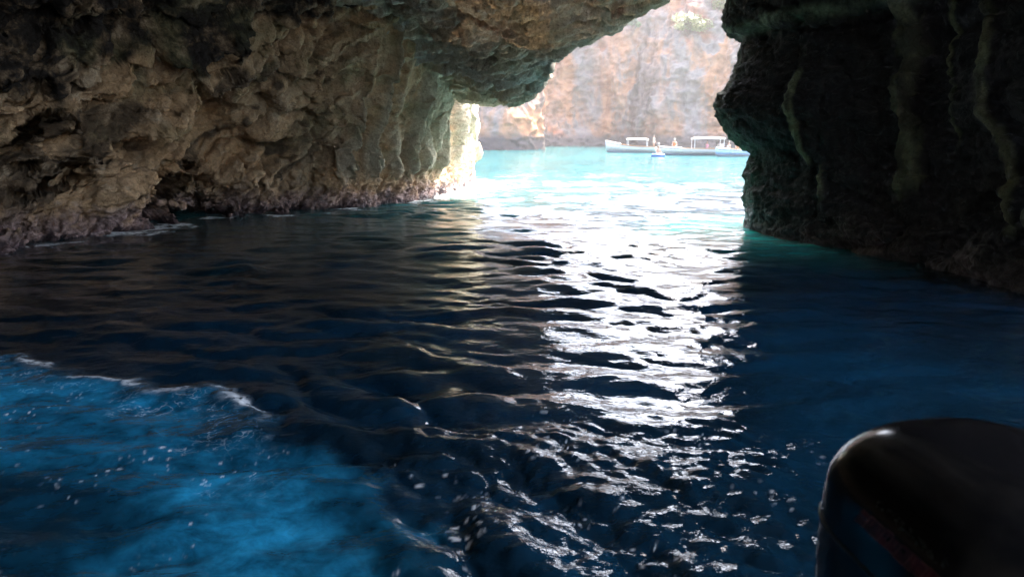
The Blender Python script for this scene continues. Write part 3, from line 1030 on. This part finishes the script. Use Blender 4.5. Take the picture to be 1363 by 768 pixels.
ft = link_mesh("swim_ring", v, f, M_floatb, None, True)
ft.location = (fx, fy, 0)
ft["label"] = "bright blue swim ring floating between the two white boats"
ft["category"] = "swim ring"
make_person("person", "bare shouldered bather sitting upright in the blue swim ring", (fx, fy, 0.10), math.radians(15), 'sit', M_skin)

# ------------------------------------------------------------------ shrubs rooted on the far cliff
dg = bpy.context.evaluated_depsgraph_get()
BV_CLIFF = BVHTree.FromObject(cliff_main, dg)
M_leaf = [plain("shrub_leaf_yellow", (0.16, 0.17, 0.035), 0.6, var=0.3, scale=0.8), plain("shrub_leaf_green", (0.075, 0.11, 0.035), 0.6, var=0.3, scale=0.8)]
M_bark = plain("shrub_bark", (0.12, 0.09, 0.065), 0.9)


def make_shrub(px, py, rx, rz, label, mat, n):
    d_ = Vector(ray(px, py)).normalized()
    hit = BV_CLIFF.ray_cast(Vector((0, 0, CAM_H)), d_)
    if hit[0] is None:
        return
    c0 = hit[0] + Vector((0, -0.2, -rz * .8))
    root = thing("cliff_shrub", label, "shrub", c0, 0, "shrubs on the far cliff")
    r_ = random.Random(int(px * 7 + py))
    lobes = [(Vector((r_.uniform(-.65, .65) * rx, r_.uniform(-.6, .1) * rx * .8, rz * r_.uniform(.5, 1.45))), r_.uniform(.28, .5)) for _ in range(9)]
    vs_, fs_ = [], []
    for k in range(n):
        lc, lr = r_.choice(lobes)
        q = Vector((r_.gauss(0, 1), r_.gauss(0, 1), r_.gauss(0, 1))).normalized() * (r_.random() ** .4) * lr
        p_ = lc + Vector((q.x * rx, q.y * rx * .8, q.z * rz))
        s_ = r_.uniform(.14, .34)
        u_ = Vector((r_.gauss(0, 1), r_.gauss(0, 1), r_.gauss(0, 1))).normalized()
        w_ = u_.orthogonal().normalized()
        b_ = len(vs_)
        vs_ += [p_ - u_ * s_, p_ + w_ * s_ * .5, p_ + u_ * s_, p_ - w_ * s_ * .5]
        fs_.append((b_, b_ + 1, b_ + 2, b_ + 3))
    cr = link_mesh("crown", vs_, fs_, mat, root)
    tv, tf = [], []
    for lc, lr in lobes[:6]:
        v, f = rod((0, .3, -.3), lc * .92, .07, 6)
        o_ = len(tv)
        tv += v
        tf += [tuple(i + o_ for i in q) for q in f]
    link_mesh("trunk", tv, tf, M_bark, root)


make_shrub(918, 34, 3.6, 2.2, "large yellow green shrub spreading over a ledge of the far cliff", M_leaf[0], 2600)
make_shrub(968, 6, 3.0, 2.0, "yellow green shrub above the large one beside the dark wall's top edge", M_leaf[0], 1800)
make_shrub(843, 32, 1.5, 1.0, "small dark green shrub on the cliff under the cave lip", M_leaf[1], 700)

# ------------------------------------------------------------------ outboard motor of our own boat
M_cowl = plain("cowl_gloss_black", (0.006, 0.006, 0.007), 0.15, spec=0.26)
M_cowl.node_tree.nodes["Principled BSDF"].inputs["Coat Roughness"].default_value = 0.08
M_motor = plain("motor_satin_black", (0.012, 0.012, 0.013), 0.4)
M_red = plain("decal_red", (0.085, 0.004, 0.006), 0.5, var=0.35, scale=40)
M_grey = plain("decal_grey", (0.06, 0.08, 0.07), 0.55, var=0.4, scale=60)
M_line = plain("decal_outline", (0.22, 0.09, 0.08), 0.5, var=0.3, scale=60)
MX, MY, MZ = 1.10, 1.55, -0.155
motor = thing("outboard_motor", "glossy black outboard motor cowl with worn red diagonal decal", "outboard motor", (MX, MY, MZ), math.radians(6))


def sup(w, d_, n_, z, ex=3.2, cy=0.0):
    out = []
    for j in range(n_):
        a = 2 * math.pi * j / n_
        c_, s_ = math.cos(a), math.sin(a)
        out.append((w * math.copysign(abs(c_) ** (2 / ex), c_), cy + d_ * math.copysign(abs(s_) ** (2 / ex), s_), z))
    return out


rings = []
for z, w, d_ in ((.86, .275, .31), (.90, .295, .335), (1.0, .31, .345), (1.12, .315, .345), (1.22, .315, .34), (1.29, .31, .335)):
    rings.append(sup(w, d_, 56, z))
for k in range(1, 15):
    a = math.pi / 2 * k / 14
    e = 0.72
    rings.append(sup(.31 * max(math.cos(a), 1e-3) ** e, .335 * max(math.cos(a), 1e-3) ** .55, 56, 1.29 + .185 * math.sin(a) ** .95, ex=3.2 - .9 * k / 14))
v, f = loft(rings)
cowl = link_mesh("cowl", v, f, M_cowl, motor, True)
v, f = loft([sup(.3135, .3385, 56, 1.20), sup(.319, .3445, 56, 1.203), sup(.319, .3445, 56, 1.209), sup(.3135, .3385, 56, 1.212)])
link_mesh("cowl_seam", v, f, M_motor, motor, True)
v, f = loft([sup(.31, .35, 40, .825), sup(.318, .356, 40, .835), sup(.318, .356, 40, .852), sup(.31, .35, 40, .862)])
link_mesh("cowl_seal", v, f, M_motor, motor, True)
v, f = loft([sup(.09, .14, 40, .30), sup(.14, .19, 40, .48), sup(.21, .30, 40, .62), sup(.29, .34, 40, .74), sup(.30, .345, 40, .824)])
link_mesh("lower_cowl", v, f, M_motor, motor, True)
v, f = loft([sup(.05, .11, 24, -.62, cy=.02), sup(.06, .13, 24, -.2, cy=.02), sup(.075, .14, 24, .10), sup(.09, .145, 24, .32)])
link_mesh("midsection", v, f, M_motor, motor, True)
v, f = loft([sup(.16, .24, 24, -.200, 2.4, .10), sup(.17, .25, 24, -.19, 2.4, .10), sup(.16, .24, 24, -.180, 2.4, .10)])
link_mesh("cavitation_plate", v, f, M_motor, motor, True)
rr_ = [[(w * math.cos(t), y0, -.58 + w * math.sin(t)) for t in [2 * math.pi * j / 16 for j in range(16)]] for y0, w in ((-.24, .012), (-.16, .05), (0, .065), (.18, .06), (.27, .045))]
v, f = loft(rr_)
link_mesh("gearcase", v, f, M_motor, motor, True)
pv, pfc = [], []
for k in range(3):
    a0 = 2 * math.pi * k / 3
    o_ = len(pv)
    for i, (rr0, wd) in enumerate(((.04, .03), (.09, .075), (.14, .085), (.175, .04))):
        for s in (-1, 1):
            aa = a0 + s * wd / rr0 * .6
            pv.append((rr0 * math.cos(aa), .31 + s * wd * .35, -.58 + rr0 * math.sin(aa)))
    for i in range(3):
        pfc.append((o_ + 2 * i, o_ + 2 * i + 1, o_ + 2 * i + 3, o_ + 2 * i + 2))
link_mesh("propeller", pv, pfc, M_steel, motor)
v, f = box(0, -.42, .42, .24, .16, .5, .03)
link_mesh("clamp_bracket", v, f, M_motor, motor)

bpy.context.view_layer.update()
dg = bpy.context.evaluated_depsgraph_get()
mw = cowl.matrix_world.copy()
BVC = BVHTree.FromPolygons([mw @ q.co for q in cowl.data.vertices], [tuple(p.vertices) for p in cowl.data.polygons])


def on_cowl(px, py, off):
    d_ = Vector(ray(px, py)).normalized()
    hit = BVC.ray_cast(Vector((0, 0, CAM_H)), d_)
    if hit[0] is None:
        return None
    nn = hit[1] if hit[1].dot(d_) < 0 else -hit[1]
    return mw.inverted() @ (hit[0] + nn * off)


def decal(name, quads, mat, off, sub=8):
    vs_, fs_ = [], []
    for q in quads:
        a, b_, c_, d_ = [np.array(k_, float) for k_ in q]
        rows_ = []
        for i in range(sub + 1):
            for j in (0, 1):
                u = i / sub
                p_ = (a * (1 - u) + b_ * u) * (1 - j) + (d_ * (1 - u) + c_ * u) * j
                h_ = on_cowl(p_[0], p_[1], off)
                rows_.append(h_)
        if any(h_ is None for h_ in rows_):
            continue
        o_ = len(vs_)
        vs_ += rows_
        for i in range(sub):
            fs_.append((o_ + 2 * i, o_ + 2 * i + 2, o_ + 2 * i + 3, o_ + 2 * i + 1))
    if vs_:
        return link_mesh(name, vs_, fs_, mat, cowl)


# worn band of red lettering blocks and a faint grey line above it
A0, A1 = np.array((1143, 684.)), np.array((1262, 790.))
dv = (A1 - A0) / np.linalg.norm(A1 - A0)
nv_ = np.array((dv[1], -dv[0]))
r_ = random.Random(5)
t = 0.0
blocks, outl = [], []
while t < 1.25:
    w = r_.uniform(.07, .12)
    p0, p1 = A0 + (A1 - A0) * t, A0 + (A1 - A0) * (t + w * .93)
    hh = 9 + r_.uniform(-1, 1.5)
    blocks.append((p0 - nv_ * hh, p1 - nv_ * hh, p1 + nv_ * hh, p0 + nv_ * hh))
    for s in (-1, 1):
        if r_.random() < .75:
            outl.append((p0 + s * nv_ * (hh + .2), p1 + s * nv_ * (hh + .2), p1 + s * nv_ * (hh + 1.6), p0 + s * nv_ * (hh + 1.6)))
    if r_.random() < .8:
        outl.append((p1 - nv_ * hh, p1 - nv_ * hh + dv * 1.3, p1 + nv_ * hh + dv * 1.3, p1 + nv_ * hh))
    if r_.random() < .5:
        q0 = p0 + (p1 - p0) * .5
        outl.append((q0 - nv_ * hh * .1, q0 + dv * 1.2 - nv_ * hh * .1, q0 + dv * 1.2 + nv_ * hh * .7, q0 + nv_ * hh * .7))
    t += w
decal("red_decal", blocks, M_red, .0012, 4)
decal("decal_outline", outl, M_line, .002, 3)
specks = []
for k in range(70):
    u = r_.random()
    p0 = np.array((1166, 668.)) + (np.array((1256, 752.)) - np.array((1166, 668.))) * u + nv_ * r_.uniform(-6, 6)
    a, b_ = r_.uniform(1, 5), r_.uniform(.8, 2.2)
    specks.append((p0, p0 + dv * a, p0 + dv * a + nv_ * b_, p0 + nv_ * b_))
decal("worn_lettering", specks, M_grey, .0012, 2)

# stern of our own boat below the frame, carrying the motor
M_gel = plain("gelcoat_white", (0.62, 0.62, 0.60), 0.35)
M_tube = plain("tube_grey", (0.10, 0.10, 0.105), 0.6)
own = thing("inflatable_boat", "grey inflatable boat stern that carries the outboard motor", "boat", (MX, 1.0, 0), math.radians(4))
v, f = box(0, .02, .33, 1.3, .07, .74, .02)
link_mesh("transom", v, f, M_gel, own)
v, f = box(0, -1.6, .12, 1.25, 3.1, .06, .02)
link_mesh("deck", v, f, M_gel, own)
for s in (-1, 1):
    rr_ = []
    for y0, w in ((.42, .05), (.34, .14), (.15, .215), (0, .23), (-1.5, .235), (-3.2, .235)):
        rr_.append([(s * .82 + w * math.cos(t), y0, .30 + w * math.sin(t)) for t in [2 * math.pi * j / 20 for j in range(20)]])
    v, f = loft(rr_)
    link_mesh("inflatable_tube", v, f, M_tube, own, True)

# ------------------------------------------------------------------ sunlit sea air
v, f = box(0, 0, 26.0, 1400, 1400, 64, 0.0)
vv = [(sx * 700, sy * 700, z) for z in (-4.0, 62.0) for sx, sy in ((-1, -1), (1, -1), (1, 1), (-1, 1))]
haze = link_mesh("haze", vv, [(3, 2, 1, 0), (4, 5, 6, 7), (0, 1, 5, 4), (1, 2, 6, 5), (2, 3, 7, 6), (3, 0, 4, 7)], bpy.data.materials.new("sea_air"))
haze["kind"] = "stuff"
hm = haze.data.materials[0]
hm.use_nodes = True
hn = hm.node_tree.nodes
hn.remove(hn["Principled BSDF"])
pvn = hn.new("ShaderNodeVolumePrincipled")
pvn.inputs["Color"].default_value = (0.92, 0.92, 0.92, 1)
pvn.inputs["Density"].default_value = 0.00038
pvn.inputs["Anisotropy"].default_value = 0.3
hm.node_tree.links.new(pvn.outputs[0], hn["Material Output"].inputs["Volume"])
